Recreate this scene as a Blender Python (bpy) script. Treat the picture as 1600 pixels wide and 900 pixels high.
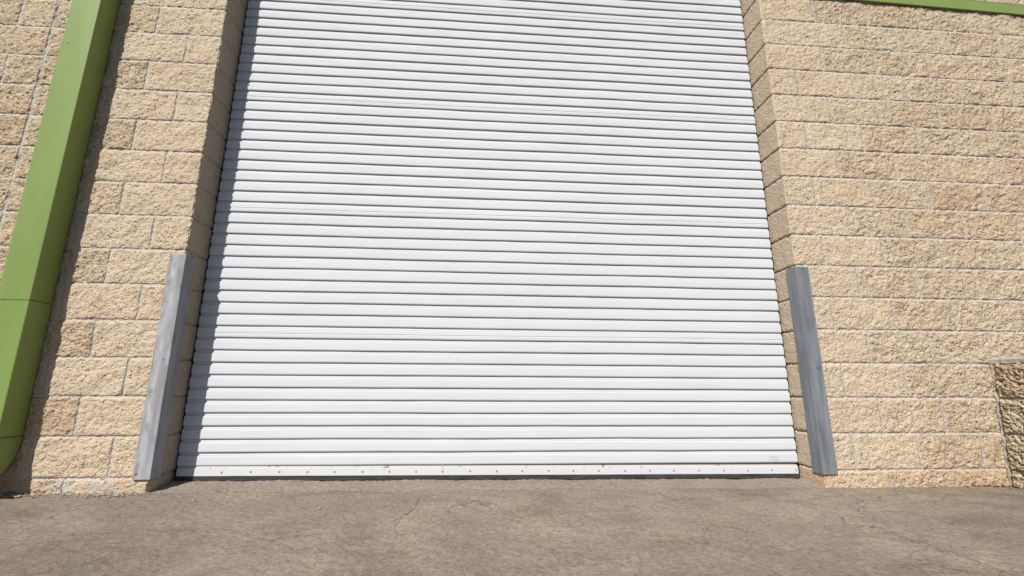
import bpy, math, random
import numpy as np
from mathutils import Matrix, Vector

R = math.radians
S = bpy.context.scene
for o in list(bpy.data.objects):
    bpy.data.objects.remove(o)
C = S.collection

# ------------------------------------------------------------------ camera
CAM = (-0.1555, -2.5881, 0.4680)
YAW, PITCH, ROLL, FPX = 0.0741, 0.2154, 0.0036, 699.97
cam = bpy.data.cameras.new('camera')
cam.sensor_width = 36.0
cam.lens = FPX / 1600 * 36
cam.clip_start, cam.clip_end = 0.02, 2000
co = bpy.data.objects.new('camera', cam)
C.objects.link(co)
F = Vector((math.sin(YAW) * math.cos(PITCH), math.cos(YAW) * math.cos(PITCH), math.sin(PITCH)))
Rv = Vector((math.cos(YAW), -math.sin(YAW), 0))
Uv = Rv.cross(F)
R2 = Rv * math.cos(ROLL) + Uv * math.sin(ROLL)
U2 = -Rv * math.sin(ROLL) + Uv * math.cos(ROLL)
m = Matrix((R2, U2, -F)).transposed().to_4x4()
m.translation = CAM
co.matrix_world = m
S.camera = co

# ------------------------------------------------------------------ light
EL, AZ = 47.0, 29.5            # elevation; azimuth to the left of the wall's normal
w = bpy.data.worlds.new('World')
S.world = w
w.use_nodes = True
nt = w.node_tree
bg = nt.nodes['Background']
sk = nt.nodes.new('ShaderNodeTexSky')
sk.sky_type = 'NISHITA'
sk.sun_disc = False
sk.sun_elevation = R(EL)
sk.sun_rotation = R(180 + AZ)
sk.air_density, sk.dust_density, sk.ozone_density = 1.0, 0.6, 1.0
nt.links.new(sk.outputs[0], bg.inputs[0])
bg.inputs[1].default_value = 0.058
sd = bpy.data.lights.new('sun', 'SUN')
sd.energy = 4.65
sd.angle = R(0.5)
sd.color = (1.0, 0.97, 0.925)
so = bpy.data.objects.new('sun', sd)
C.objects.link(so)
dirv = Vector((math.sin(R(AZ)) * math.cos(R(EL)), math.cos(R(AZ)) * math.cos(R(EL)), -math.sin(R(EL))))
so.rotation_euler = dirv.to_track_quat('-Z', 'Y').to_euler()
so.location = (-6, -10, 12)
S.view_settings.view_transform = 'Standard'
S.view_settings.look = 'None'
S.view_settings.exposure = 0.0
S.view_settings.gamma = 1.0
S.render.engine = 'CYCLES'
S.cycles.diffuse_bounces = 1
S.cycles.sample_clamp_indirect = 0.12

# ------------------------------------------------------------------ helpers
U = 0.2032                    # one block course, and half a block's length
HW = 9 * U                    # half the opening
DEP = U                       # depth of the reveal


def tag(o, label=None, cat=None, group=None, kind=None):
    if label: o['label'] = label
    if cat: o['category'] = cat
    if group: o['group'] = group
    if kind: o['kind'] = kind
    return o


def empty(name, loc=(0, 0, 0)):
    o = bpy.data.objects.new(name, None)
    o.location = loc
    o.empty_display_size = 0.1
    C.objects.link(o)
    return o


def link(name, me, mat=None, parent=None, loc=None):
    o = bpy.data.objects.new(name, me)
    C.objects.link(o)
    if mat: me.materials.append(mat)
    if parent:
        o.parent = parent
        o.location = -Vector(parent.location) if loc is None else loc
    elif loc is not None:
        o.location = loc
    return o


def grid_mesh(name, P, smooth=True, flip=False):
    """P: (n, m, 3) array of points joined as one sheet."""
    n, mm = P.shape[:2]
    me = bpy.data.meshes.new(name)
    idx = np.arange(n * mm).reshape(n, mm)
    q = np.stack([idx[:-1, :-1], idx[1:, :-1], idx[1:, 1:], idx[:-1, 1:]], -1).reshape(-1, 4)
    if flip: q = q[:, ::-1]
    me.vertices.add(n * mm)
    me.vertices.foreach_set('co', P.reshape(-1).astype(np.float32))
    me.loops.add(q.size)
    me.loops.foreach_set('vertex_index', q.reshape(-1).astype(np.int32))
    me.polygons.add(len(q))
    me.polygons.foreach_set('loop_start', np.arange(0, q.size, 4, dtype=np.int32))
    me.polygons.foreach_set('use_smooth', np.full(len(q), smooth))
    me.update(calc_edges=True)
    me.validate()
    return me


def attr(me, name, a):
    at = me.attributes.new(name, 'FLOAT', 'POINT')
    at.data.foreach_set('value', a.reshape(-1).astype(np.float32))


class Field:
    """band-limited random field, periodic over `size` metres, sampled anywhere (std 1)"""
    def __init__(s, scale, seed, size=4.096, n=1024, bw=0.45, aniso=(1, 1)):
        rng = np.random.default_rng(seed)
        a = np.fft.rfft2(rng.standard_normal((n, n)))
        fy = np.fft.fftfreq(n, size / n)[:, None] * aniso[1]
        fx = np.fft.rfftfreq(n, size / n)[None] * aniso[0]
        f = np.sqrt(fx * fx + fy * fy) + 1e-9
        a *= np.exp(-(np.log(f * scale)) ** 2 / (2 * bw * bw)) / f ** 0.5
        a[0, 0] = 0
        v = np.fft.irfft2(a, (n, n))
        s.v, s.n, s.size = v / v.std(), n, size

    def __call__(s, x, y):
        x = np.mod(x / s.size * s.n, s.n); y = np.mod(y / s.size * s.n, s.n)
        x0 = np.floor(x).astype(int); y0 = np.floor(y).astype(int)
        fx, fy = x - x0, y - y0
        x0 %= s.n; y0 %= s.n
        x1, y1 = (x0 + 1) % s.n, (y0 + 1) % s.n
        v = s.v
        return (v[y0, x0] * (1 - fx) + v[y0, x1] * fx) * (1 - fy) + (v[y1, x0] * (1 - fx) + v[y1, x1] * fx) * fy


def sstep(a, b, x):
    t = np.clip((x - a) / (b - a), 0, 1)
    return t * t * (3 - 2 * t)


def hash2(i, j, k=0):
    v = np.sin(i * 127.1 + j * 311.7 + k * 74.7) * 43758.5453
    return v - np.floor(v)


class MB:
    """collects boxes, prisms and lathes into one mesh"""
    def __init__(s): s.v, s.f = [], []

    def add(s, v, f):
        o = len(s.v); s.v += [tuple(p) for p in v]; s.f += [tuple(i + o for i in q) for q in f]

    def box(s, x0, x1, y0, y1, z0, z1):
        s.add([(x0, y0, z0), (x1, y0, z0), (x1, y1, z0), (x0, y1, z0), (x0, y0, z1), (x1, y0, z1), (x1, y1, z1), (x0, y1, z1)],
              [(0, 3, 2, 1), (4, 5, 6, 7), (0, 1, 5, 4), (1, 2, 6, 5), (2, 3, 7, 6), (3, 0, 4, 7)])

    def rings(s, rings, caps=True):
        n = len(rings[0]); v = [p for r in rings for p in r]; f = []
        for i in range(len(rings) - 1):
            for j in range(n):
                a, b = i * n + j, i * n + (j + 1) % n
                f.append((a, b, b + n, a + n))
        if caps:
            f.append(tuple(range(n))[::-1]); f.append(tuple(range((len(rings) - 1) * n, len(rings) * n)))
        s.add(v, f)

    def build(s, name, mat, parent=None, bevel=0, seg=2, smooth=False, loc=None):
        me = bpy.data.meshes.new(name)
        me.from_pydata(s.v, [], s.f)
        import bmesh
        b = bmesh.new(); b.from_mesh(me)
        bmesh.ops.recalc_face_normals(b, faces=b.faces)
        if bevel:
            bmesh.ops.bevel(b, geom=[e for e in b.edges if len(e.link_faces) == 2 and e.calc_face_angle(0) > 0.5],
                            offset=bevel, segments=seg, affect='EDGES', profile=0.5)
        if smooth:
            for f in b.faces: f.smooth = True
        b.to_mesh(me); b.free()
        return link(name, me, mat, parent, loc)


# ------------------------------------------------------------------ materials
class Mat:
    def __init__(s, name, rough=0.8, spec=0.3):
        s.m = bpy.data.materials.new(name); s.m.use_nodes = True
        s.t = s.m.node_tree; s.b = s.t.nodes['Principled BSDF']
        s.b.inputs['Roughness'].default_value = rough
        s.b.inputs['Specular IOR Level'].default_value = spec

    def n(s, kind, **kw):
        nd = s.t.nodes.new('ShaderNode' + kind)
        for k, v in kw.items(): setattr(nd, k, v)
        return nd

    def set(s, sock, v):
        if hasattr(v, 'is_output') or isinstance(v, bpy.types.NodeSocket): s.t.links.new(v, sock)
        elif isinstance(v, (tuple, list)) and len(v) == 3 and sock.type == 'RGBA': sock.default_value = (*v, 1)
        else: sock.default_value = v

    def pos(s, scale=(1, 1, 1)):
        if not hasattr(s, '_p'): s._p = s.n('NewGeometry').outputs['Position']
        mp = s.n('Mapping'); s.set(mp.inputs['Vector'], s._p); mp.inputs['Scale'].default_value = scale
        return mp.outputs[0]

    def noise(s, scale, detail=4, rough=0.55, vec=None, dist=0):
        nd = s.n('TexNoise'); s.set(nd.inputs['Vector'], vec or s.pos())
        nd.inputs['Scale'].default_value = scale; nd.inputs['Detail'].default_value = detail
        nd.inputs['Roughness'].default_value = rough; nd.inputs['Distortion'].default_value = dist
        return nd.outputs['Fac']

    def voro(s, scale, feature='F1', vec=None, rand=1.0):
        nd = s.n('TexVoronoi', feature=feature); s.set(nd.inputs['Vector'], vec or s.pos())
        nd.inputs['Scale'].default_value = scale; nd.inputs['Randomness'].default_value = rand
        return nd.outputs['Distance']

    def ramp(s, fac, *stops, interp='LINEAR'):
        nd = s.n('ValToRGB'); s.set(nd.inputs[0], fac); e = nd.color_ramp.elements
        nd.color_ramp.interpolation = interp
        while len(e) < len(stops): e.new(0.5)
        for el, (p, c) in zip(e, stops):
            el.position = p; el.color = (c, c, c, 1) if isinstance(c, (int, float)) else (*c, 1)
        return nd.outputs[0]

    def mix(s, fac, a, b, mode='MIX'):
        nd = s.n('Mix', data_type='RGBA', blend_type=mode)
        s.set(nd.inputs[0], fac); s.set(nd.inputs[6], a); s.set(nd.inputs[7], b)
        return nd.outputs[2]

    def math(s, op, a, b=0.0, clamp=False):
        nd = s.n('Math', operation=op, use_clamp=clamp); s.set(nd.inputs[0], a); s.set(nd.inputs[1], b)
        return nd.outputs[0]

    def attr(s, name): return s.n('Attribute', attribute_name=name).outputs['Fac']

    def xyz(s):
        nd = s.n('SeparateXYZ'); s.set(nd.inputs[0], s.pos()); return nd.outputs

    def band(s, v, a, b, soft):
        """1 where a < v < b"""
        up = s.n('MapRange', interpolation_type='SMOOTHSTEP'); s.set(up.inputs[0], v)
        up.inputs[1].default_value = a - soft; up.inputs[2].default_value = a + soft
        dn = s.n('MapRange', interpolation_type='SMOOTHSTEP'); s.set(dn.inputs[0], v)
        dn.inputs[1].default_value = b - soft; dn.inputs[2].default_value = b + soft
        dn.inputs[3].default_value = 1; dn.inputs[4].default_value = 0
        return s.math('MULTIPLY', up.outputs[0], dn.outputs[0])

    def bump(s, h, dist, strength=1.0):
        nd = s.n('Bump'); s.set(nd.inputs['Height'], h); nd.inputs['Distance'].default_value = dist
        nd.inputs['Strength'].default_value = strength
        if s.b.inputs['Normal'].is_linked: s.set(nd.inputs['Normal'], s.b.inputs['Normal'].links[0].from_socket)
        s.set(s.b.inputs['Normal'], nd.outputs[0])

    def color(s, c): s.set(s.b.inputs['Base Color'], c)
    def rough(s, c): s.set(s.b.inputs['Roughness'], c)


def block_material(name, light, dark, grime):
    M = Mat(name, 0.93, 0.15)
    tint, mort, smo = M.attr('tint'), M.attr('mortar'), M.attr('plain')
    big = M.noise(3.2, 3)
    mid = M.noise(26, 5, 0.65)
    base = M.mix(M.ramp(mid, (0.33, 0), (0.66, 1)), dark, light)
    base = M.mix(M.math('MULTIPLY', tint, 0.5), base, M.mix(1.0, base, (0.95, 0.85, 0.76), 'MULTIPLY'))
    base = M.mix(smo, base, M.mix(0.55, base, tuple(c * 1.12 for c in light)))
    base = M.mix(M.ramp(big, (0.45, 0), (0.7, 0.45)), base, M.mix(1.0, base, (0.80, 0.74, 0.68), 'MULTIPLY'))
    # aggregate: pale grains, brown grains and dark pin holes
    v = M.voro(150)
    gr = M.noise(95, 2)
    base = M.mix(M.math('MULTIPLY', M.ramp(v, (0.18, 1), (0.34, 0)), M.ramp(gr, (0.5, 0), (0.62, 0.62))), base, (0.16, 0.10, 0.06))
    base = M.mix(M.ramp(M.noise(150, 2), (0.6, 0), (0.72, 0.55)), base, (0.72, 0.60, 0.44))
    pit = M.math('MULTIPLY', M.ramp(M.voro(46), (0.12, 1), (0.24, 0)), M.ramp(M.noise(22, 2), (0.50, 0), (0.57, 1)))
    base = M.mix(M.math('MULTIPLY', pit, 0.85), base, (0.075, 0.05, 0.035))
    # mortar
    mc = M.mix(M.noise(60, 4), (0.47, 0.435, 0.385), (0.64, 0.60, 0.53))
    mc = M.mix(M.ramp(M.noise(11, 4, 0.7), (0.56, 0), (0.72, 0.75)), mc, (0.20, 0.17, 0.14))
    col = M.mix(mort, base, mc)
    if grime:
        X = M.xyz()
        # rusty, salty band along the foot of the wall
        foot = M.math('MULTIPLY', M.band(X[2], -0.4, 0.01, 0.03), M.ramp(M.noise(9, 4), (0.42, 0), (0.68, 0.7)))
        col = M.mix(foot, col, M.mix(1.0, col, (1.0, 0.80, 0.58), 'MULTIPLY'))
        white = M.math('MULTIPLY', M.math('MULTIPLY', M.band(X[0], -2.36, -1.93, 0.09), M.band(X[2], -0.2, 0.005, 0.02)),
                       M.ramp(M.noise(13, 5, 0.7), (0.47, 0), (0.56, 0.9)))
        col = M.mix(white, col, (0.62, 0.58, 0.52))
        ctl = M.math('MULTIPLY', M.band(X[0], -HW - 5 * U - 0.012, -HW - 5 * U + 0.012, 0.003), M.ramp(M.noise(7, 4, 0.7), (0.50, 0), (0.62, 0.75)))
        col = M.mix(ctl, col, (0.09, 0.05, 0.045))
    else:
        drip = M.ramp(M.noise(9, 5, 0.65, M.pos((1, 1, 0.5))), (0.54, 0), (0.72, 0.7))
        col = M.mix(drip, col, (0.10, 0.08, 0.06))
    M.color(col)
    h = M.math('ADD', M.math('MULTIPLY', M.noise(120, 4, 0.6), 1.0), M.math('MULTIPLY', M.ramp(M.voro(75), (0.05, 0), (0.3, 1)), 0.5))
    h = M.math('MULTIPLY', h, M.math('SUBTRACT', 1.0, M.math('MULTIPLY', mort, 0.6)))
    M.bump(h, 0.0055 if grime else 0.006, 1.0)
    M.bump(M.math('MULTIPLY', pit, -1.0), 0.004, 0.8)
    return M.m


BLOCK = block_material('split_face_block', (0.73, 0.595, 0.435), (0.565, 0.445, 0.305), True)
OLDBLOCK = block_material('weathered_block', (0.74, 0.59, 0.41), (0.52, 0.40, 0.26), False)


def ground_material():
    M = Mat('worn_concrete', 0.9, 0.25)
    X = M.xyz()
    a, b, c = M.noise(0.9, 4, 0.6), M.noise(4.5, 5, 0.62), M.noise(60, 5, 0.7)
    col = M.mix(M.ramp(a, (0.40, 0), (0.60, 1)), (0.335, 0.273, 0.217), (0.455, 0.367, 0.283))
    col = M.mix(M.ramp(b, (0.42, 0), (0.72, 0.75)), col, (0.265, 0.219, 0.176))
    st = M.noise(1.5, 6, 0.62, M.pos((0.7, 1.25, 1)), 0.8)
    col = M.mix(M.ramp(st, (0.48, 0), (0.66, 0.6)), col, (0.18, 0.15, 0.124))
    col = M.mix(M.ramp(M.noise(3.1, 4, 0.6, M.pos((0.8, 1.5, 1))), (0.54, 0), (0.7, 0.5)), col, (0.44, 0.345, 0.255))
    # cleaner grey sill slab inside the opening
    sill = M.math('MULTIPLY', M.band(X[1], 0.004, 0.5, 0.004), M.band(X[0], -HW, HW, 0.002))
    col = M.mix(M.math('MULTIPLY', sill, 0.6), col, M.mix(M.ramp(b, (0.35, 0), (0.65, 1)), (0.345, 0.292, 0.238), (0.43, 0.365, 0.30)))
    # grain: pale and dark specks of sand and stone
    col = M.mix(M.ramp(c, (0.40, 0.6), (0.52, 0)), col, M.mix(1.0, col, (0.50, 0.48, 0.46), 'MULTIPLY'))
    col = M.mix(M.ramp(M.noise(110, 3, 0.6), (0.60, 0), (0.72, 0.6)), col, (0.52, 0.45, 0.365))
    sp = M.math('MULTIPLY', M.ramp(M.voro(90), (0.12, 1), (0.24, 0)), M.ramp(M.noise(40, 2), (0.5, 0), (0.6, 0.8)))
    col = M.mix(sp, col, (0.07, 0.058, 0.048))
    # trowel swirls and worn streaks
    sw = M.noise(11, 6, 0.62, M.pos((0.7, 1.7, 1)), 1.6)
    col = M.mix(M.ramp(sw, (0.48, 0.0), (0.50, 0.22), (0.52, 0.0)), col, (0.17, 0.142, 0.118))
    col = M.mix(M.ramp(M.noise(24, 6, 0.7, M.pos((0.9, 1.1, 1)), 0.8), (0.55, 0), (0.68, 0.35)), col, (0.47, 0.395, 0.315))
    M.bump(sw, 0.004, 0.6)
    # hairline cracks, only here and there
    cv = M.n('TexVoronoi', feature='DISTANCE_TO_EDGE')
    wp = M.n('Mix', data_type='VECTOR')
    wn = M.n('TexNoise'); M.set(wn.inputs['Vector'], M.pos()); wn.inputs['Scale'].default_value = 3.0; wn.inputs['Detail'].default_value = 5
    wp.inputs[0].default_value = 0.35; M.set(wp.inputs[4], M.pos()); M.set(wp.inputs[5], wn.outputs['Color'])
    M.set(cv.inputs['Vector'], wp.outputs[1]); cv.inputs['Scale'].default_value = 2.3
    crack = M.math('MULTIPLY', M.ramp(cv.outputs['Distance'], (0.0, 1), (0.006, 0)), M.ramp(M.noise(1.7, 3), (0.50, 0), (0.60, 0.7)))
    col = M.mix(crack, col, (0.06, 0.05, 0.042))
    # dirt washed up against the foot of the walls, the scored joint at the sill
    dirt = M.math('MULTIPLY', M.band(X[1], -0.09, 0.3, 0.06), M.ramp(M.noise(7, 5), (0.42, 0), (0.6, 0.7)))
    col = M.mix(M.math('MULTIPLY', dirt, M.math('SUBTRACT', 1.0, M.band(X[0], -HW, HW, 0.02))), col, (0.34, 0.255, 0.175))
    jt = M.math('MULTIPLY', M.band(X[1], -0.002, 0.005, 0.003), M.band(X[0], -HW, HW, 0.03))
    col = M.mix(M.math('MULTIPLY', jt, 0.45), col, (0.11, 0.092, 0.075))
    rust = M.math('MULTIPLY', M.band(X[1], 0.06, 0.2, 0.04), M.ramp(M.noise(14, 4, 0.6, M.pos((0.6, 1.6, 1))), (0.63, 0), (0.69, 0.7)))
    col = M.mix(rust, col, (0.33, 0.17, 0.07))
    M.color(col)
    M.bump(M.noise(75, 6, 0.75), 0.009, 0.9)
    M.bump(M.noise(230, 3, 0.6), 0.003, 0.7)
    M.bump(M.math('MULTIPLY', crack, -1.0), 0.004, 0.8)
    return M.m


GROUND = ground_material()


def door_material():
    M = Mat('white_door_paint', 0.8, 0.15)
    X = M.xyz()
    col = M.mix(M.noise(2.2, 4), (0.735, 0.752, 0.775), (0.785, 0.80, 0.82))
    # horizontal wipe marks and dust
    col = M.mix(M.ramp(M.noise(4, 5, 0.65, M.pos((0.5, 1, 14))), (0.50, 0), (0.72, 0.22)), col, (0.60, 0.57, 0.52))
    high = M.n('MapRange'); M.set(high.inputs[0], X[2]); high.inputs[1].default_value = 1.4; high.inputs[2].default_value = 3.4
    top = M.math('MULTIPLY', high.outputs[0], M.ramp(M.noise(5, 5, 0.7, M.pos((0.7, 1, 6))), (0.45, 0), (0.70, 0.38)))
    col = M.mix(top, col, (0.55, 0.51, 0.44))
    sp = M.math('MULTIPLY', M.ramp(M.voro(14), (0.012, 1), (0.03, 0)), M.ramp(M.noise(3.4, 2), (0.55, 0), (0.6, 0.6)))
    col = M.mix(sp, col, (0.33, 0.29, 0.25))
    sc = M.ramp(M.noise(6, 6, 0.75, M.pos((0.35, 1, 5)), 0.5), (0.69, 0), (0.73, 0.45))
    col = M.mix(sc, col, (0.52, 0.49, 0.45))
    M.color(col)
    M.rough(M.ramp(M.noise(7, 4), (0.3, 0.75), (0.7, 0.88)))
    M.bump(M.noise(3.0, 3, 0.5, M.pos((1, 1, 2.5))), 0.0006, 0.3)
    return M


DOOR = door_material().m
Mb = door_material(); Mb.m.name = 'white_bar_paint'
_rf = Mb.ramp(Mb.noise(24, 5, 0.75), (0.60, 0), (0.66, 0.9))
_up = Mb.n('NewGeometry').outputs['Normal']
_sx = Mb.n('SeparateXYZ'); Mb.set(_sx.inputs[0], _up)
_old = Mb.b.inputs['Base Color'].links[0].from_socket
_ledge = Mb.ramp(_sx.outputs[2], (0.25, 0.0), (0.5, 1.0))          # dust lies on the ledge
_c = Mb.mix(Mb.math('MULTIPLY', _ledge, 0.6), _old, (0.50, 0.42, 0.32))
_c = Mb.mix(Mb.math('MULTIPLY', _rf, Mb.math('ADD', Mb.math('MULTIPLY', _ledge, 0.9), 0.05)), _c, (0.16, 0.08, 0.04))
Mb.color(_c)
BAR = Mb.m


def simple(name, c1, c2, scale=20, rough=0.6, spec=0.4, metal=0, vec=(1, 1, 1), bump=0):
    M = Mat(name, rough, spec)
    n = M.noise(scale, 5, 0.6, M.pos(vec))
    M.color(M.mix(M.ramp(n, (0.32, 0), (0.68, 1)), c1, c2))
    M.b.inputs['Metallic'].default_value = metal
    if bump: M.bump(M.noise(scale * 3, 4), bump, 0.7)
    return M


RUBBER = simple('black_rubber', (0.030, 0.028, 0.027), (0.075, 0.068, 0.063), 16, 0.8, 0.25, 0, (0.5, 1, 3), 0.002).m
GUIDE = simple('dark_guide_steel', (0.018, 0.017, 0.016), (0.04, 0.036, 0.032), 12, 0.7).m
SCREW = simple('zinc_screw', (0.46, 0.44, 0.41), (0.62, 0.60, 0.57), 90, 0.5, 0.5, 0.2).m
GREYMARK = simple('faded_grey_stamp', (0.66, 0.665, 0.67), (0.73, 0.74, 0.745), 120, 0.6).m


def spout_material():
    M = Mat('green_paint', 0.45, 0.4)
    col = M.mix(M.noise(1.6, 3, 0.5, M.pos((1, 1, 0.7))), (0.195, 0.29, 0.072), (0.275, 0.375, 0.10))
    col = M.mix(M.ramp(M.noise(7, 5, 0.65, M.pos((1, 1, 0.25))), (0.48, 0), (0.72, 0.35)), col, (0.34, 0.40, 0.155))
    col = M.mix(M.ramp(M.noise(45, 4, 0.7), (0.66, 0), (0.72, 0.6)), col, (0.42, 0.44, 0.32))
    col = M.mix(M.ramp(M.noise(3.2, 6, 0.7, M.pos((3, 3, 0.35))), (0.60, 0), (0.75, 0.3)), col, (0.13, 0.19, 0.06))
    col = M.mix(M.ramp(M.noise(16, 6, 0.8, M.pos((2, 2, 0.6))), (0.69, 0), (0.72, 0.7)), col, (0.09, 0.10, 0.05))
    M.color(col)
    M.bump(M.noise(2.4, 3, 0.5), 0.006, 0.3)
    return M.m


GREEN = spout_material()
SEAM = simple('seam_shade', (0.05, 0.055, 0.03), (0.11, 0.12, 0.07), 30, 0.8).m  # dark colour standing in for shade in the pipe joints


def steel(name, c1, c2, shine, metal, blotch):
    M = Mat(name, 0.4, 0.3)
    v = (7, 7, 0.55)
    n = M.noise(4, 4, 0.5, M.pos(v), 0.3)
    col = M.mix(M.ramp(n, (0.35, 0), (0.65, 1)), c1, c2)
    blot = M.ramp(M.noise(16, 5, 0.6, M.pos((1, 1, 0.4))), (0.52, 0), (0.68, blotch))
    col = M.mix(blot, col, tuple(c * 0.55 for c in c1))
    col = M.mix(M.ramp(M.noise(12, 6, 0.7, M.pos((1.6, 1.6, 0.35)), 0.8), (0.50, 0), (0.64, blotch)), col, tuple(c * k for c, k in zip(c1, (0.95, 0.84, 0.72))))
    rust = M.ramp(M.noise(34, 5, 0.7), (0.69, 0), (0.74, 0.75))
    col = M.mix(rust, col, (0.16, 0.085, 0.05))
    M.color(col)
    M.b.inputs['Metallic'].default_value = metal
    M.rough(M.ramp(n, (0.3, shine), (0.7, shine + 0.2)))
    M.bump(M.noise(60, 4, 0.6, M.pos((1, 1, 0.3))), 0.0012, 0.5)
    M.bump(M.noise(11, 3), 0.004, 0.3)
    return M.m


STEEL_A = steel('bare_streaked_steel', (0.32, 0.325, 0.35), (0.53, 0.535, 0.555), 0.5, 0.08, 0.8)
STEEL_B = steel('grey_primed_steel', (0.175, 0.192, 0.215), (0.27, 0.29, 0.32), 0.5, 0.05, 0.35)
STEELDARK = simple('dark_bolt_steel', (0.05, 0.05, 0.055), (0.12, 0.11, 0.11), 60, 0.5, 0.5, 0.5).m

# ------------------------------------------------------------------ ground
def gz(x, y):
    xc = np.clip(x, -4, 4)
    z = -0.0815 - 0.0044 * xc
    ramp = -0.0622 - 0.0077 * xc
    inside = (np.abs(x) < HW + 0.05)
    t = np.clip(y / 0.19, 0, 1)
    return np.where(inside, z * (1 - t) + ramp * t, z) - 0.006 * np.clip(-y, 0, 6)


def lines(fine0, fine1, step, far, k=1.5):
    out, d, x = [], step, fine1
    a = list(np.arange(fine0, fine1 + 1e-6, step))
    up, dn = [], []
    d = step; x = a[-1]
    while x < far: d *= k; x += d; up.append(x)
    d = step; x = a[0]
    while x > -far: d *= k; x -= d; dn.append(x)
    return np.array(dn[::-1] + a + up)


gx, gy = lines(-3.1, 3.5, 0.009, 300), lines(-1.75, 0.34, 0.009, 300)
GX, GY = np.meshgrid(gx, gy, indexing='ij')
near = (np.abs(GX) < 3.6) & (GY > -1.9) & (GY < 0.4)
Z = gz(GX, GY)
g1, g2, g3 = Field(0.5, 1), Field(0.06, 2), Field(0.022, 3)
nz = 0.0022 * g1(GX, GY) + 0.0011 * g2(GX, GY) + 0.0009 * g3(GX, GY)
nz += np.where((np.abs(GX) > HW) & (GY > -0.12), 1, 0) * 0.012 * sstep(-0.10, -0.01, GY) * (0.4 + 0.35 * g2(GX + 2, GY)).clip(0, 1.2) * np.where(GX < 0, 1.0, 0.15)
Z = Z + np.where(near, nz, 0)
tag(link('ground', grid_mesh('ground', np.stack([GX, GY, Z], -1)), GROUND), kind='structure')

BOUNCE_CUT = simple('bounce_cut_dark', (0.035, 0.035, 0.036), (0.065, 0.064, 0.062), 30, 0.9, 0.25, bump=0.006).m
ax, ay = lines(-8, 8, 0.5, 290), -np.array([2.9, 3.0, 4, 6, 9, 14, 25, 60, 120, 290.0])[::-1]
AX, AY = np.meshgrid(ax, ay, indexing='ij')
tag(link('bounce_cut_sheet', grid_mesh('bounce_cut_sheet', np.stack([AX, AY, gz(AX, AY) + 0.006], -1)), BOUNCE_CUT), kind='structure')  # unseen dark sheet, added behind the camera to cut light bounced off the ground

# ------------------------------------------------------------------ block walls
f_low, f_mid, f_rid, f_fine, f_warp = Field(0.16, 11), Field(0.05, 12), Field(0.022, 13, bw=0.35), Field(0.011, 14), Field(0.03, 15)
OFFS = np.array([-0.0098, -0.0071, -0.0053, 0, 0.0053, 0.0071, 0.0098])


def joint_lines(a, b, step_of):
    """sample positions from a to b with close lines at every multiple of U"""
    out = []
    k0, k1 = math.floor(a / U), math.ceil(b / U)
    for k in range(k0, k1 + 1):
        out += list(k * U + OFFS)
        st = step_of(k * U)
        n = max(2, int(round((U - 0.0196) / st)))
        out += list(k * U + 0.0098 + (U - 0.0196) * np.arange(1, n) / n)
    v = np.array(sorted(out))
    return np.concatenate([[a], v[(v > a + 0.001) & (v < b - 0.001)], [b]])


def bond(s, z, amp, side, reveal=None, first_full=0, control=None, plaincorner=True):
    """height, mortar, tint, plain for points at distance s along the wall and height z"""
    o = 17.3 if side > 0 else 3.1
    ws = s + 0.0010 * f_warp(s + o, z); wz = z + 0.0010 * f_warp(s + o + 1.7, z + 0.9)
    kz = np.round(wz / U); row = np.floor(wz / U).astype(int)          # row 0 stands on z = 0
    par = np.mod(row + 1 + first_full, 2)                              # 0: joints at even half units
    u = ws / U
    j = np.round((u - par) / 2) * 2 + par                              # nearest vertical joint, in half units
    blk = np.floor((u - par) / 2)
    dv = np.abs(u - j) * U
    dv = np.where(j <= 0, 9, dv)                                       # no joint at the corner itself
    if control is not None:
        dv = np.minimum(dv, np.abs(u - control) * U * 0.8)
        blk = np.where(u > control, blk + 100, blk)
    dh = np.abs(wz - kz * U)
    if reveal is not None:
        dv = np.where(reveal, 9, dv); blk = np.where(reveal, -7, blk)
    d = np.minimum(dh, dv)
    mort = 1 - sstep(0.0052, 0.0072, d)
    t = hash2(row, blk, side); t2 = hash2(row, blk, side + 5); t3 = hash2(row, blk, side + 9)
    plain = np.where((blk <= 0) & plaincorner, 0.75, np.where(t3 > 0.85, 0.35, 0.0))
    plain = np.where(reveal, 1.0, plain) if reveal is not None else plain
    k = amp * (1 - 0.45 * plain)
    if reveal is not None: k = np.where(reveal, amp * 0.22, k)
    so, zo = s + t * 2.3 + o, z + t2 * 1.9                              # each block split on its own
    tilt = (t2 - 0.5) * 0.0036 * (u - par - 2 * blk - 1).clip(-1, 1) + (t3 - 0.5) * 0.0036 * ((wz / U - row) * 2 - 1)
    face = tilt + 0.0022 * f_low(so, zo) + 0.0015 * f_mid(so, zo) - 0.0043 * (np.abs(f_rid(so, zo)) - 0.75) + 0.0020 * f_fine(so, zo)
    face = np.clip(face, -0.009, 0.0085) * k + 0.0012 * (t - 0.5)
    edge = sstep(0.0060, 0.017, d)
    chip = sstep(0.9, 2.2, f_mid(so + 1, zo)) * 0.004 * (1 - sstep(0.006, 0.03, d))
    h = (face * (0.35 + 0.65 * edge) - chip) * (1 - mort) + mort * (-0.0040 + 0.0006 * f_fine(s, z) + 0.0012 * f_mid(s, z))
    h -= 0.0012 * (1 - edge) * (1 - mort)
    if reveal is not None:
        h = np.where(reveal, h - 0.0035 * mort, h); mort = np.where(reveal, mort * 0.2, mort)
    return h, mort, t, plain


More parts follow.
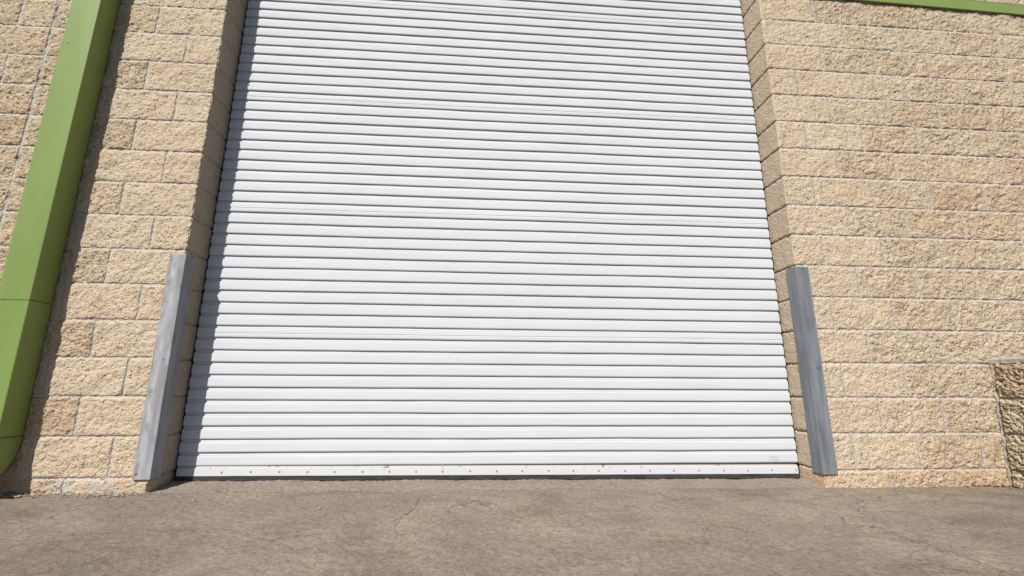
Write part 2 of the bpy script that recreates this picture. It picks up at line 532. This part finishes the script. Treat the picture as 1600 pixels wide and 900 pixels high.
def wall_section(side, far_fine, far, parent):
    zs = joint_lines(-0.30, 25 * U, lambda z: 0.0050 if z < 3.7 else 0.03)
    ss = joint_lines(0.0, far, lambda s: 0.0050 if s < far_fine else 0.03)
    rv = -np.array([0.2032, 0.198, 0.19, 0.18, 0.17, 0.16, 0.15, 0.14, 0.13, 0.12, 0.11, 0.10, 0.09, 0.08, 0.07, 0.06, 0.05, 0.042, 0.034, 0.027, 0.020, 0.014, 0.009, 0.004, 0.0015])
    rv = np.sort(np.concatenate([rv, (rv[:-1] + rv[1:]) / 2]))
    s = np.concatenate([rv, ss])
    Sg, Zg = np.meshgrid(s, zs, indexing='ij')
    h, mort, t, pl = bond(Sg, Zg, 1.0, side, reveal=Sg < 0, control=5 if side < 0 else None)
    # under the steel corner guards the face is dressed flat
    gd = (Sg < 0.085) & (Sg > -0.088) & (Zg < 1.21) & (Zg > -0.022)
    h = np.where(gd, np.minimum(h, -0.001), h)
    wf = np.where(Sg >= 0, 1, np.exp(-(Sg / 0.006) ** 2))
    wr = np.where(Sg <= 0, 1, np.exp(-(Sg / 0.006) ** 2))
    rnd = -0.0035 * np.exp(-(Sg / 0.0045) ** 2)                         # worn arris
    x = side * (HW + np.maximum(Sg, 0)) - side * wr * (h + rnd)
    y = -np.minimum(Sg, 0) - wf * (h + rnd)
    P = np.stack([x, y, Zg], -1)
    me = grid_mesh('wall_section', P, smooth=True, flip=side < 0)
    attr(me, 'mortar', mort); attr(me, 'tint', t); attr(me, 'plain', pl)
    return link('wall_section', me, BLOCK, parent)


wall = empty('block_wall', (0, 0.1, -0.08))
tag(wall, 'tan split-face concrete block wall around the white roller door', 'wall', kind='thing')
wall_section(1, 2.45, 7.0, wall)
wall_section(-1, 1.65, 7.0, wall)
# over the opening: soffit and face in one sheet
zs = np.concatenate([[19 * U - 0.004], joint_lines(19 * U, 25 * U, lambda z: 0.03)])
xs = joint_lines(-HW + 0.001, HW - 0.001, lambda z: 0.03)
Xg, Zg = np.meshgrid(xs, zs, indexing='ij')
h, mort, t, pl = bond(Xg + 20 * U + HW, Zg, 1.0, 0, plaincorner=False)
Yg = -h
Yg[:, 0] = 0.26; Zg[:, 0] = 19 * U; Zg[:, 1] = 19 * U
me = grid_mesh('lintel', np.stack([Xg, Yg, Zg], -1))
attr(me, 'mortar', mort); attr(me, 'tint', t); attr(me, 'plain', pl)
link('lintel', me, BLOCK, wall)
mb = MB()
mb.box(-8.8, 8.8, -0.02, 0.24, 25 * U, 25 * U + 0.05)
mb.build('coping', simple('grey_coping', (0.3, 0.29, 0.27), (0.42, 0.4, 0.37), 9, 0.8).m, wall, 0.006)
mb = MB()
mb.box(-8.83, -HW - 0.0, 0.2045, 0.30, -0.3, 25 * U); mb.box(HW + 0.0, 8.83, 0.2045, 0.30, -0.3, 25 * U)
mb.box(-HW, HW, 0.262, 0.30, 18.4 * U, 25 * U)
mb.build('backing', GUIDE, wall)

# ------------------------------------------------------------------ low wall at the right
LX = 3.000
lw_z1 = 3 * U + 0.0
ys = joint_lines(0.002, 1.60, lambda s: 0.0045 if s < 0.5 else 0.02)
zs = joint_lines(-0.25, lw_z1 + 0.020, lambda z: 0.0040)
Yg, Zg = np.meshgrid(ys, zs, indexing='ij')
h, mort, t, pl = bond(Yg + 0.9 * U, Zg, 1.0, 3, first_full=1, plaincorner=False)
rough = 0.0036 * (0.9 - np.abs(f_mid(Yg * 0.75 + Zg * 0.55 + t * 3, Zg * 0.6 - Yg * 0.25 + t * 7))) + 0.0034 * (0.9 - np.abs(f_rid(Yg * 0.7 + Zg * 0.5 + t * 5, Zg * 0.7)))
fade = np.clip(Yg / 0.03, 0, 1)
h = np.where(mort > 0.4, -0.011, h + np.clip(rough, -0.012, 0.010)) * (0.35 + 0.65 * fade)
cap = sstep(3 * U - 0.004, 3 * U + 0.002, Zg)
strip = 1 - sstep(0.010, 0.016, Yg + 0.002 * f_mid(Yg, Zg))
h = np.where(strip > 0.5, -0.002 + 0.0014 * f_mid(Yg * 2, Zg), h)
h = np.where((strip <= 0.5) & (Yg < 0.024), -0.010, h)
h = h * (1 - cap) + cap * (-0.003 + 0.0012 * f_mid(Yg, Zg))
mort = mort * (1 - cap) * 0.45
parge = np.maximum(cap * 0.8, strip * 0.85)
mort = np.maximum(mort, parge)
batter = -0.044 * np.clip((3 * U - Zg) / 0.66, 0, 1.2)
P = np.stack([LX + 0.006 + batter - h, -Yg, Zg], -1)
# carry the sheet over the top, down the far side and round the end
topz = P[:, -1:, :].copy(); topz[..., 2] += 0.012; topz[..., 0] -= 0.004
tl = topz.copy(); tl[..., 2] += 0.006; tl[..., 0] = LX + 0.03
tr = tl.copy(); tr[..., 0] = LX + 0.19
br = tr.copy(); br[..., 2] = -0.25; br[..., 0] = LX + 0.2
P = np.concatenate([P, topz, tl, tr, br], 1)
pad = lambda a, v: np.concatenate([a] + [np.full((a.shape[0], 1), v)] * 4, 1)
mort, t, pl = pad(mort, 1.0), pad(t, 0.3), pad(pl, 0.0)
end = P[-1:].copy(); end[..., 0] = LX + 0.1
P = np.concatenate([P, end], 0)
ap = lambda a: np.concatenate([a, a[-1:]], 0)
me = grid_mesh('low_wall', P, flip=False)
attr(me, 'mortar', ap(mort)); attr(me, 'tint', ap(t)); attr(me, 'plain', ap(pl))
tag(link('low_wall', me, OLDBLOCK), 'low grime-darkened rough block wall jutting out from the right of the tan wall', 'low wall', kind='thing')

# ------------------------------------------------------------------ roller door
door = empty('roller_door', (0, 0.2, -0.06))
tag(door, 'white corrugated metal roller shutter door, closed, set back in the block wall', 'roller door', kind='thing')
PITCH_Z, Z0, YF = 0.07204, 0.0215, 0.186
NS = 55
f_dent, f_sag, f_fl = Field(0.9, 31, size=8.192), Field(1.6, 32, size=8.192), Field(0.35, 33, size=8.192, aniso=(1, 3))
xs = np.linspace(-1.8125, 1.8125, 170)
prof_y, prof_z, prof_n = [], [], []
for n in range(0, NS):                                                   # from the bottom upward
    zl = Z0 + n * PITCH_Z                                                # the lip at the foot of slat n
    pts = [(0.0066, -0.0006), (0.0044, -0.0002), (0.0024, 0.0010), (0.0010, 0.0028), (0.0001, 0.0052), (-0.0006, 0.0075), (-0.0009, 0.013)]
    if n % 11 == 10:
        pts += [(-0.0010, 0.0235), (0.0003, 0.0255), (0.0003, 0.0275), (-0.0012, 0.0300)]
    pts += [(-0.0010, 0.034), (-0.0007, 0.046), (-0.0003, 0.0520), (0.0006, 0.0540), (0.0044, 0.0552), (0.0072, 0.0556), (0.0072, 0.0562), (0.0060, 0.0567),
            (0.0068, 0.0605), (0.0076, 0.0650), (0.0082, 0.0708)]
    for y, z in pts: prof_y.append(YF + y); prof_z.append(zl + z); prof_n.append(n)
py, pz, pn = map(np.array, (prof_y, prof_z, prof_n))
Xg, Zg = np.meshgrid(xs, pz, indexing='ij'); Yg = np.broadcast_to(py, Xg.shape).copy(); Ng = np.broadcast_to(pn, Xg.shape)
Zg = Zg - 0.0030 * (Xg + 0.3) * np.clip(1 - Zg / 1.2, 0.15, 1) + 0.0006 * f_sag(Xg, Ng * 0.31) + 0.0003 * f_dent(Xg, Ng * 0.77)
Yg = Yg + 0.0008 * f_dent(Xg, Zg) + 0.0002 * f_fl(Xg, Ng * 0.5) + 0.0007 * (hash2(Ng, 0 * Ng, 2) - 0.5)
# each slat is slid a little on its neighbours, so the ends do not line up
Xg = Xg + 0.002 * (hash2(Ng, 0 * Ng, 8) - 0.5)
link('curtain', grid_mesh('curtain', np.stack([Xg, Yg, Zg], -1), smooth=False), DOOR, door)
for p in door.children[0].data.polygons: pass

def tz(x): return -0.0062 * x                                            # the door hangs a little low at the right
bar = MB()
prof = [(0.183, -0.0350), (0.1815, -0.036), (0.1815, 0.0000), (0.1822, 0.0018), (0.1900, 0.0135), (0.200, 0.0145), (0.200, 0.020), (0.203, 0.020), (0.203, -0.0350)]
rings = []
for x in np.linspace(-1.806, 1.806, 50):
    dy = 0.0012 * float(f_dent(np.array(x), np.array(0.0)))
    rings.append([(x, y + dy, z + tz(x)) for y, z in prof])
bar.rings(rings)
barob = bar.build('bottom_bar', BAR, door)
sl = MB()
prof = [(0.186, -0.0348), (0.180, -0.0385), (0.179, -0.060), (0.183, -0.0665), (0.2, -0.0665), (0.2, -0.0348)]
sl.rings([[(x, y + 0.001 * math.sin(x * 9) + 0.0006 * math.sin(x * 31), z - 0.0068 * x) for y, z in prof] for x in np.linspace(-1.806, 1.806, 90)])
sl.build('rubber_seal', RUBBER, door)
rnd = random.Random(5)
scx = [1.790 - 0.1525 * i for i in range(24)]
def screw_mesh(r=0.0058, h=0.003):
    mb = MB(); n = 12
    ring = lambda rr, y: [(rr * math.cos(2 * math.pi * k / n), y, rr * math.sin(2 * math.pi * k / n)) for k in range(n)]
    mb.rings([ring(r, 0), ring(r, -h * 0.5), ring(r * 0.72, -h), ring(r * 0.35, -h), ring(r * 0.3, -h * 0.55)])
    return mb
first = None
for i, x in enumerate(scx):
    z = -0.0145 + tz(x) + rnd.uniform(-.0012, .0012)
    if first is None: first = o = screw_mesh().build('screw', SCREW, barob, smooth=False)
    else:
        o = first.copy(); C.objects.link(o); o.parent = barob
    o.location = (x + rnd.uniform(-.004, .004), 0.1815 + 0.0012 * float(f_dent(np.array(x), np.array(0.0))), z)
    o.rotation_euler = (0, rnd.uniform(0, 3), 0)
# faint stamped figures at the right end of the lowest slat
cu = bpy.data.curves.new('stamp', 'FONT'); cu.body = '1703'; cu.size = 0.036; cu.extrude = 0.0002; cu.align_x = 'CENTER'
tmp = bpy.data.objects.new('stamp', cu); C.objects.link(tmp)
bpy.context.view_layer.update()
me = bpy.data.meshes.new_from_object(tmp.evaluated_get(bpy.context.evaluated_depsgraph_get()))
bpy.data.objects.remove(tmp)
me.transform(Matrix.Rotation(R(90), 4, 'X'))
link('stamped_number', me, GREYMARK, door, Vector((1.655, 0.1838, 0.030)) - door.location)
for sx in (-1, 1):
    mb = MB()
    mb.box(*sorted((sx * 1.8285, sx * 1.765)), 0.2100, 0.2160, -0.075, 19 * U)
    mb.box(*sorted((sx * 1.8285, sx * 1.8225)), 0.2160, 0.2600, -0.075, 19 * U)
    mb.build('guide_rail', GUIDE, door, 0.0)

# ------------------------------------------------------------------ steel corner guards
def corner_guard(side, mat, label, zb, zt, tilt, bolts):
    root = empty('corner_guard', (side * HW, 0, zb))
    tag(root, label, 'corner guard', 'steel angle guards on the door corners')
    L, T, G, r = 0.0775, 0.007, 0.0025, 0.0035
    # section of the angle, seen from above, right-hand version: corner faces (-x, -y)
    a = -(G + T)
    sec = [(L, -G), (L, a + 0.001), (L - 0.001, a)]
    for k in range(5):
        th = math.pi * 1.5 - k * math.pi / 8
        sec.append((a + r + r * math.cos(th), a + r + r * math.sin(th)))
    sec += [(a, L - 0.001), (a + 0.001, L), (-G, L), (-G, -G)]
    rings = []
    for k in range(25):
        f = k / 24; z = f * (zt - zb)
        wob = 0.0006 * math.sin(f * 9 + side) + 0.0004 * math.sin(f * 23)
        rings.append([(side * (x + wob) + tilt * (f - 0.5), y + wob * 0.6, z + (0.0012 if k == 24 else 0) * math.sin(x * 60)) for x, y in sec])
    mb = MB(); mb.rings(rings)
    mb.build('steel_angle', mat, root, loc=(0, 0, 0))
    first = None
    for (x, z) in bolts:
        o = MB(); n = 10
        ring = lambda rr, y: [(rr * math.cos(2 * math.pi * k / n), y, rr * math.sin(2 * math.pi * k / n)) for k in range(n)]
        if first is None:
            o.rings([ring(0.0042, 0), ring(0.0042, -0.0008), ring(0.003, -0.0012)])
            first = ob = o.build('bolt', STEELDARK, root)
        else:
            ob = first.copy(); C.objects.link(ob); ob.parent = root
        ob.location = (side * x, a - 0.0002, z - zb)
    return root


corner_guard(-1, STEEL_A, 'shiny streaked bare steel corner guard on the shaded jamb next to the green downspout', -0.006, 1.1915, -0.003,
             [(0.060, 0.02), (0.020, 0.60)])
corner_guard(1, STEEL_B, 'dull blue-grey steel corner guard on the sunlit jamb towards the low wall', -0.018, 1.207, -0.003,
             [(0.055, 0.58), (0.040, 0.58)])

# ------------------------------------------------------------------ downspout
sp = empty('downspout', (-2.555, -0.07, 0.0))
tag(sp, 'green painted square metal downspout running down the left of the block wall', 'downspout', kind='thing')
SX0, SX1, SY0, SY1 = -2.634, -2.4755, -0.1305, -0.008


def rrect(x0, x1, y0, y1, r=0.006, n=3):
    out = []
    for cx, cy, a0 in ((x1 - r, y0 + r, -90), (x1 - r, y1 - r, 0), (x0 + r, y1 - r, 90), (x0 + r, y0 + r, 180)):
        for k in range(n + 1):
            a = R(a0 + 90 * k / n); out.append((cx + r * math.cos(a), cy + r * math.sin(a)))
    return out


cuts = [0.205, 0.887, 2.443, 4.0, 25 * U - 0.1]
for i in range(4):
    z0, z1 = cuts[i], cuts[i + 1]
    g = [0.0050, 0.0032, 0.0016, 0.0][i]
    mb = MB()
    ov = 0.0 if i == 3 else 0.0
    sec = rrect(SX0 - g, SX1 + g, SY0 - g, SY1 + g * 0.5)
    rings = []
    nn = max(4, int((z1 - z0) / 0.08))
    for k in range(nn + 1):
        f = k / nn; z = z0 + (z1 - z0) * f - (0.003 if (k == 0) else 0) + (0.004 if k == nn else 0)
        wv = 0.0011 * math.sin(z * 5.1 + i) * math.sin(math.pi * f)
        rings.append([(x, y + (wv * (1 - abs((x - SX0) / (SX1 - SX0) * 2 - 1)) if y < -0.1 else 0), z) for x, y in sec])
    mb.rings(rings)
    mb.build('pipe_section', GREEN, sp, smooth=False)
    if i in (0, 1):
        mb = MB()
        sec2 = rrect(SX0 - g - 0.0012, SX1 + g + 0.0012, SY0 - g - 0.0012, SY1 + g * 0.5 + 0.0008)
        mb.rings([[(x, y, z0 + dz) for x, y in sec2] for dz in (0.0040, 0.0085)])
        mb.build('seam_shade_ring', SEAM, sp)  # dark ring paints in the crevice shade where the sections overlap
    if i < 3:
        for (x, y, rot) in ((SX1 + g, SY0 + 0.022, 'x'), (SX0 + 0.035, SY0 - g, 'y')):
            ob = screw_mesh(0.004, 0.0025).build('rivet', SCREW if i == 0 else GREEN, sp)
            ob.location = Vector((x, y, z1 - 0.014)) - sp.location
            if rot == 'x': ob.rotation_euler = (0, 0, R(90))
# the shoe at the foot turns outward
mb = MB(); rings = []
g = 0.0066
wd = SY1 - SY0
for k in range(9):
    a = R(58) * k / 8
    # arc about a centre in front of the pipe
    Rr = 0.115
    cy, cz = SY0 - Rr, 0.205
    ring = []
    for x, y in rrect(SX0 - g, SX1 + g, SY0 - g, SY1 + g * 0.5):
        rad = y - cy
        ring.append((x, cy + rad * math.cos(a), cz - rad * math.sin(a) + (0.002 if k == 0 else 0)))
    rings.append(ring)
d = Vector((0, -math.sin(R(58)), -math.cos(R(58)))) * 0.03
rings.append([tuple(Vector(p) + d) for p in rings[-1]])
mb.rings(rings, caps=False)
shoe = mb.build('outlet_elbow', GREEN, sp)
sm = shoe.modifiers.new('thick', 'SOLIDIFY'); sm.thickness = 0.0015; sm.offset = -1

# ------------------------------------------------------------------ green trim, upper right
tr = empty('metal_trim', (3.5, -0.005, 3.29))
tag(tr, 'thin green painted metal trim strip running along the block wall at upper right', 'trim', kind='thing')
mb = MB()
xa, xb = 1.95, 7.6
zb = lambda x: 3.2590 - 0.0224 * (x - 2.5135)
h_ = 0.0865
v = []
for x in (xa, xb):
    v.append([(x, -0.0165, zb(x)), (x, -0.0165, zb(x) + h_), (x, -0.004, zb(x) + h_), (x, -0.004, zb(x))])
mb.rings(v)
mb.build('strip', GREEN, tr, 0.0015)
mb = MB(); v = []
for x in (xa, xb):
    v.append([(x, -0.011, zb(x) + h_ + 0.0005), (x, -0.009, zb(x) + h_ + 0.011), (x, 0.004, zb(x) + h_ + 0.011), (x, 0.004, zb(x) + h_ + 0.0005)])
mb.rings(v)
mb.build('dark_top_strip', GUIDE, tr)  # near-black strip along the top edge of the trim

# ------------------------------------------------------------------ small things on the ground
PEB = simple('pale_stone', (0.30, 0.27, 0.23), (0.5, 0.46, 0.40), 70, 0.9).m
CRUMB = simple('crumbled_mortar', (0.24, 0.19, 0.14), (0.46, 0.39, 0.30), 40, 0.95).m
LEAF = simple('dry_leaf', (0.20, 0.085, 0.035), (0.40, 0.20, 0.085), 60, 0.8).m


def stone(mb, x, y, r, rng, flat=0.6, sink=0.3):
    n, rows = 7, 4
    z0 = float(gz(np.array(x), np.array(y))) + r * flat * (1 - sink)
    sx, sy, rot = rng.uniform(.7, 1.35), rng.uniform(.7, 1.2), rng.uniform(0, 6)
    rings = []
    for i in range(rows + 1):
        th = -math.pi / 2 + math.pi * (i + 0.25) / (rows + 0.5)
        ring = []
        for k in range(n):
            a = 2 * math.pi * k / n; q = r * rng.uniform(.8, 1.15)
            X, Y = q * math.cos(th) * math.cos(a) * sx, q * math.cos(th) * math.sin(a) * sy
            ring.append((x + X * math.cos(rot) - Y * math.sin(rot), y + X * math.sin(rot) + Y * math.cos(rot), z0 + r * flat * math.sin(th)))
        rings.append(ring)
    mb.rings(rings)


rng = random.Random(3)
mb = MB()
for i in range(420):                                                       # crumbs along the foot of the left wall
    x = -1.86 - abs(rng.gauss(0, 0.42)) if rng.random() < .75 else rng.uniform(-3.2, -1.86)
    y = -0.012 - abs(rng.gauss(0, 0.028))
    stone(mb, x, y, rng.choice([.003, .004, .005, .006, .009]) * rng.uniform(.7, 1.3), rng)
tag(mb.build('loose_rubble', CRUMB), 'crumbled mortar and grit along the foot of the left block wall', 'rubble', kind='stuff')
mb = MB()
for i in range(140):                                                       # grit on the slab and by the right wall
    if i < 70: x, y = rng.uniform(1.84, 3.0), -0.006 - abs(rng.gauss(0, .015))
    else: x, y = rng.uniform(-1.7, 1.75), 0.16 - abs(rng.gauss(0, .03))
    stone(mb, x, y, rng.uniform(.0018, .0042), rng)
tag(mb.build('sand_grit', CRUMB), 'scattered sand grains along the door sill and right wall', 'grit', kind='stuff')
mb = MB()
for i in range(120):                                                       # dry leaves in the corner by the low wall
    t_ = abs(rng.gauss(0, 0.16))
    if rng.random() < .7: x, y = LX - 0.012 - abs(rng.gauss(0, .02)), -0.01 - rng.uniform(0, .5)
    else: x, y = LX - 0.01 - t_, -0.012 - abs(rng.gauss(0, .012))
    z = float(gz(np.array(x), np.array(y))) + rng.uniform(.003, .010)
    L, W, a, b = rng.uniform(.010, .026), rng.uniform(.003, .007), rng.uniform(0, 6.3), rng.uniform(-.35, .35)
    p = []
    for (l, s_, c) in ((-1, 0, 0), (-.3, 1, .25), (.4, .8, .3), (1, 0, .05), (.4, -.8, -.1), (-.3, -1, -.1)):
        dx, dy = l * L, s_ * W
        p.append((x + dx * math.cos(a) - dy * math.sin(a), y + dx * math.sin(a) + dy * math.cos(a), z + c * W + b * dx))
    q = [(a0, b0, c0 - 0.0006) for a0, b0, c0 in p]
    mb.rings([q, p])
tag(mb.build('leaf_litter', LEAF), 'dry rust-brown leaf litter in the corner at the foot of the low wall', 'leaf litter', kind='stuff')

# hairline cracks in the slab
CRACK = simple('crack_dirt', (0.10, 0.084, 0.068), (0.17, 0.145, 0.118), 50, 0.95).m
tracks = [[(-0.224, -0.116), (-0.139, -0.233), (-0.089, -0.339), (-0.069, -0.444)],
          [(-0.40, -0.06), (-0.436, -0.147), (-0.431, -0.346), (-0.46, -0.456), (-0.495, -0.563)],
          [(-0.997, -0.764), (-0.895, -0.756), (-0.82, -0.718), (-0.736, -0.694), (-0.695, -0.674)],
          [(1.49, -0.70), (1.475, -0.828), (1.505, -0.9), (1.504, -1.012), (1.501, -1.131), (1.47, -1.5)],
          [(1.611, -0.145), (1.606, -0.227), (1.667, -0.293)],
          [(0.84, -0.691), (0.916, -0.742), (0.951, -0.789)]]
for ti, tr_ in enumerate(tracks):
    pts = []
    for (x0, y0), (x1, y1) in zip(tr_[:-1], tr_[1:]):
        for k in range(14):
            f = k / 14
            pts.append((x0 + (x1 - x0) * f + rng.uniform(-1, 1) * 0.004, y0 + (y1 - y0) * f + rng.uniform(-1, 1) * 0.004))
    n = len(pts); P = np.zeros((2, n, 3))
    for k, (x, y) in enumerate(pts):
        x2, y2 = pts[min(k + 1, n - 1)]; x1, y1 = pts[max(k - 1, 0)]
        d = Vector((y1 - y2, x2 - x1)); d = d.normalized() if d.length else Vector((1, 0))
        wd_ = 0.0013 * math.sin(math.pi * (k + 0.5) / n) ** 0.5 * rng.uniform(.5, 1.5)
        for q, sg in ((0, -1), (1, 1)):
            X, Y = x + d.x * wd_ * sg, y + d.y * wd_ * sg
            zz = float(gz(np.array(X), np.array(Y)) + 0.0022 * g1(np.array([X]), np.array([Y]))[0] + 0.0011 * g2(np.array([X]), np.array([Y]))[0]) + 0.0022
            P[q, k] = (X, Y, zz)
    tag(link('ground_crack', grid_mesh('ground_crack', P), CRACK), kind='structure')

# a few pale stones one can pick out on the slab
spots = [(-1.50, -0.17, .008), (0.42, -0.30, .006), (-0.86, -0.33, .007), (1.95, -0.14, .007), (0.63, 0.10, .006), (1.2, -0.52, .006)]
for x, y, r in spots:
    mb = MB()
    zb0 = float(gz(np.array(x), np.array(y)))
    stone(mb, x, y, r, rng, 0.55, 0.25)
    mb.v = [(a - x, b - y, c - zb0) for a, b, c in mb.v]
    o = mb.build('pebble', PEB, smooth=True)
    o.location = (x, y, zb0)
    tag(o, 'tiny pale pebble lying on the brown concrete in front of the white door', 'pebble', 'pebbles on the concrete')
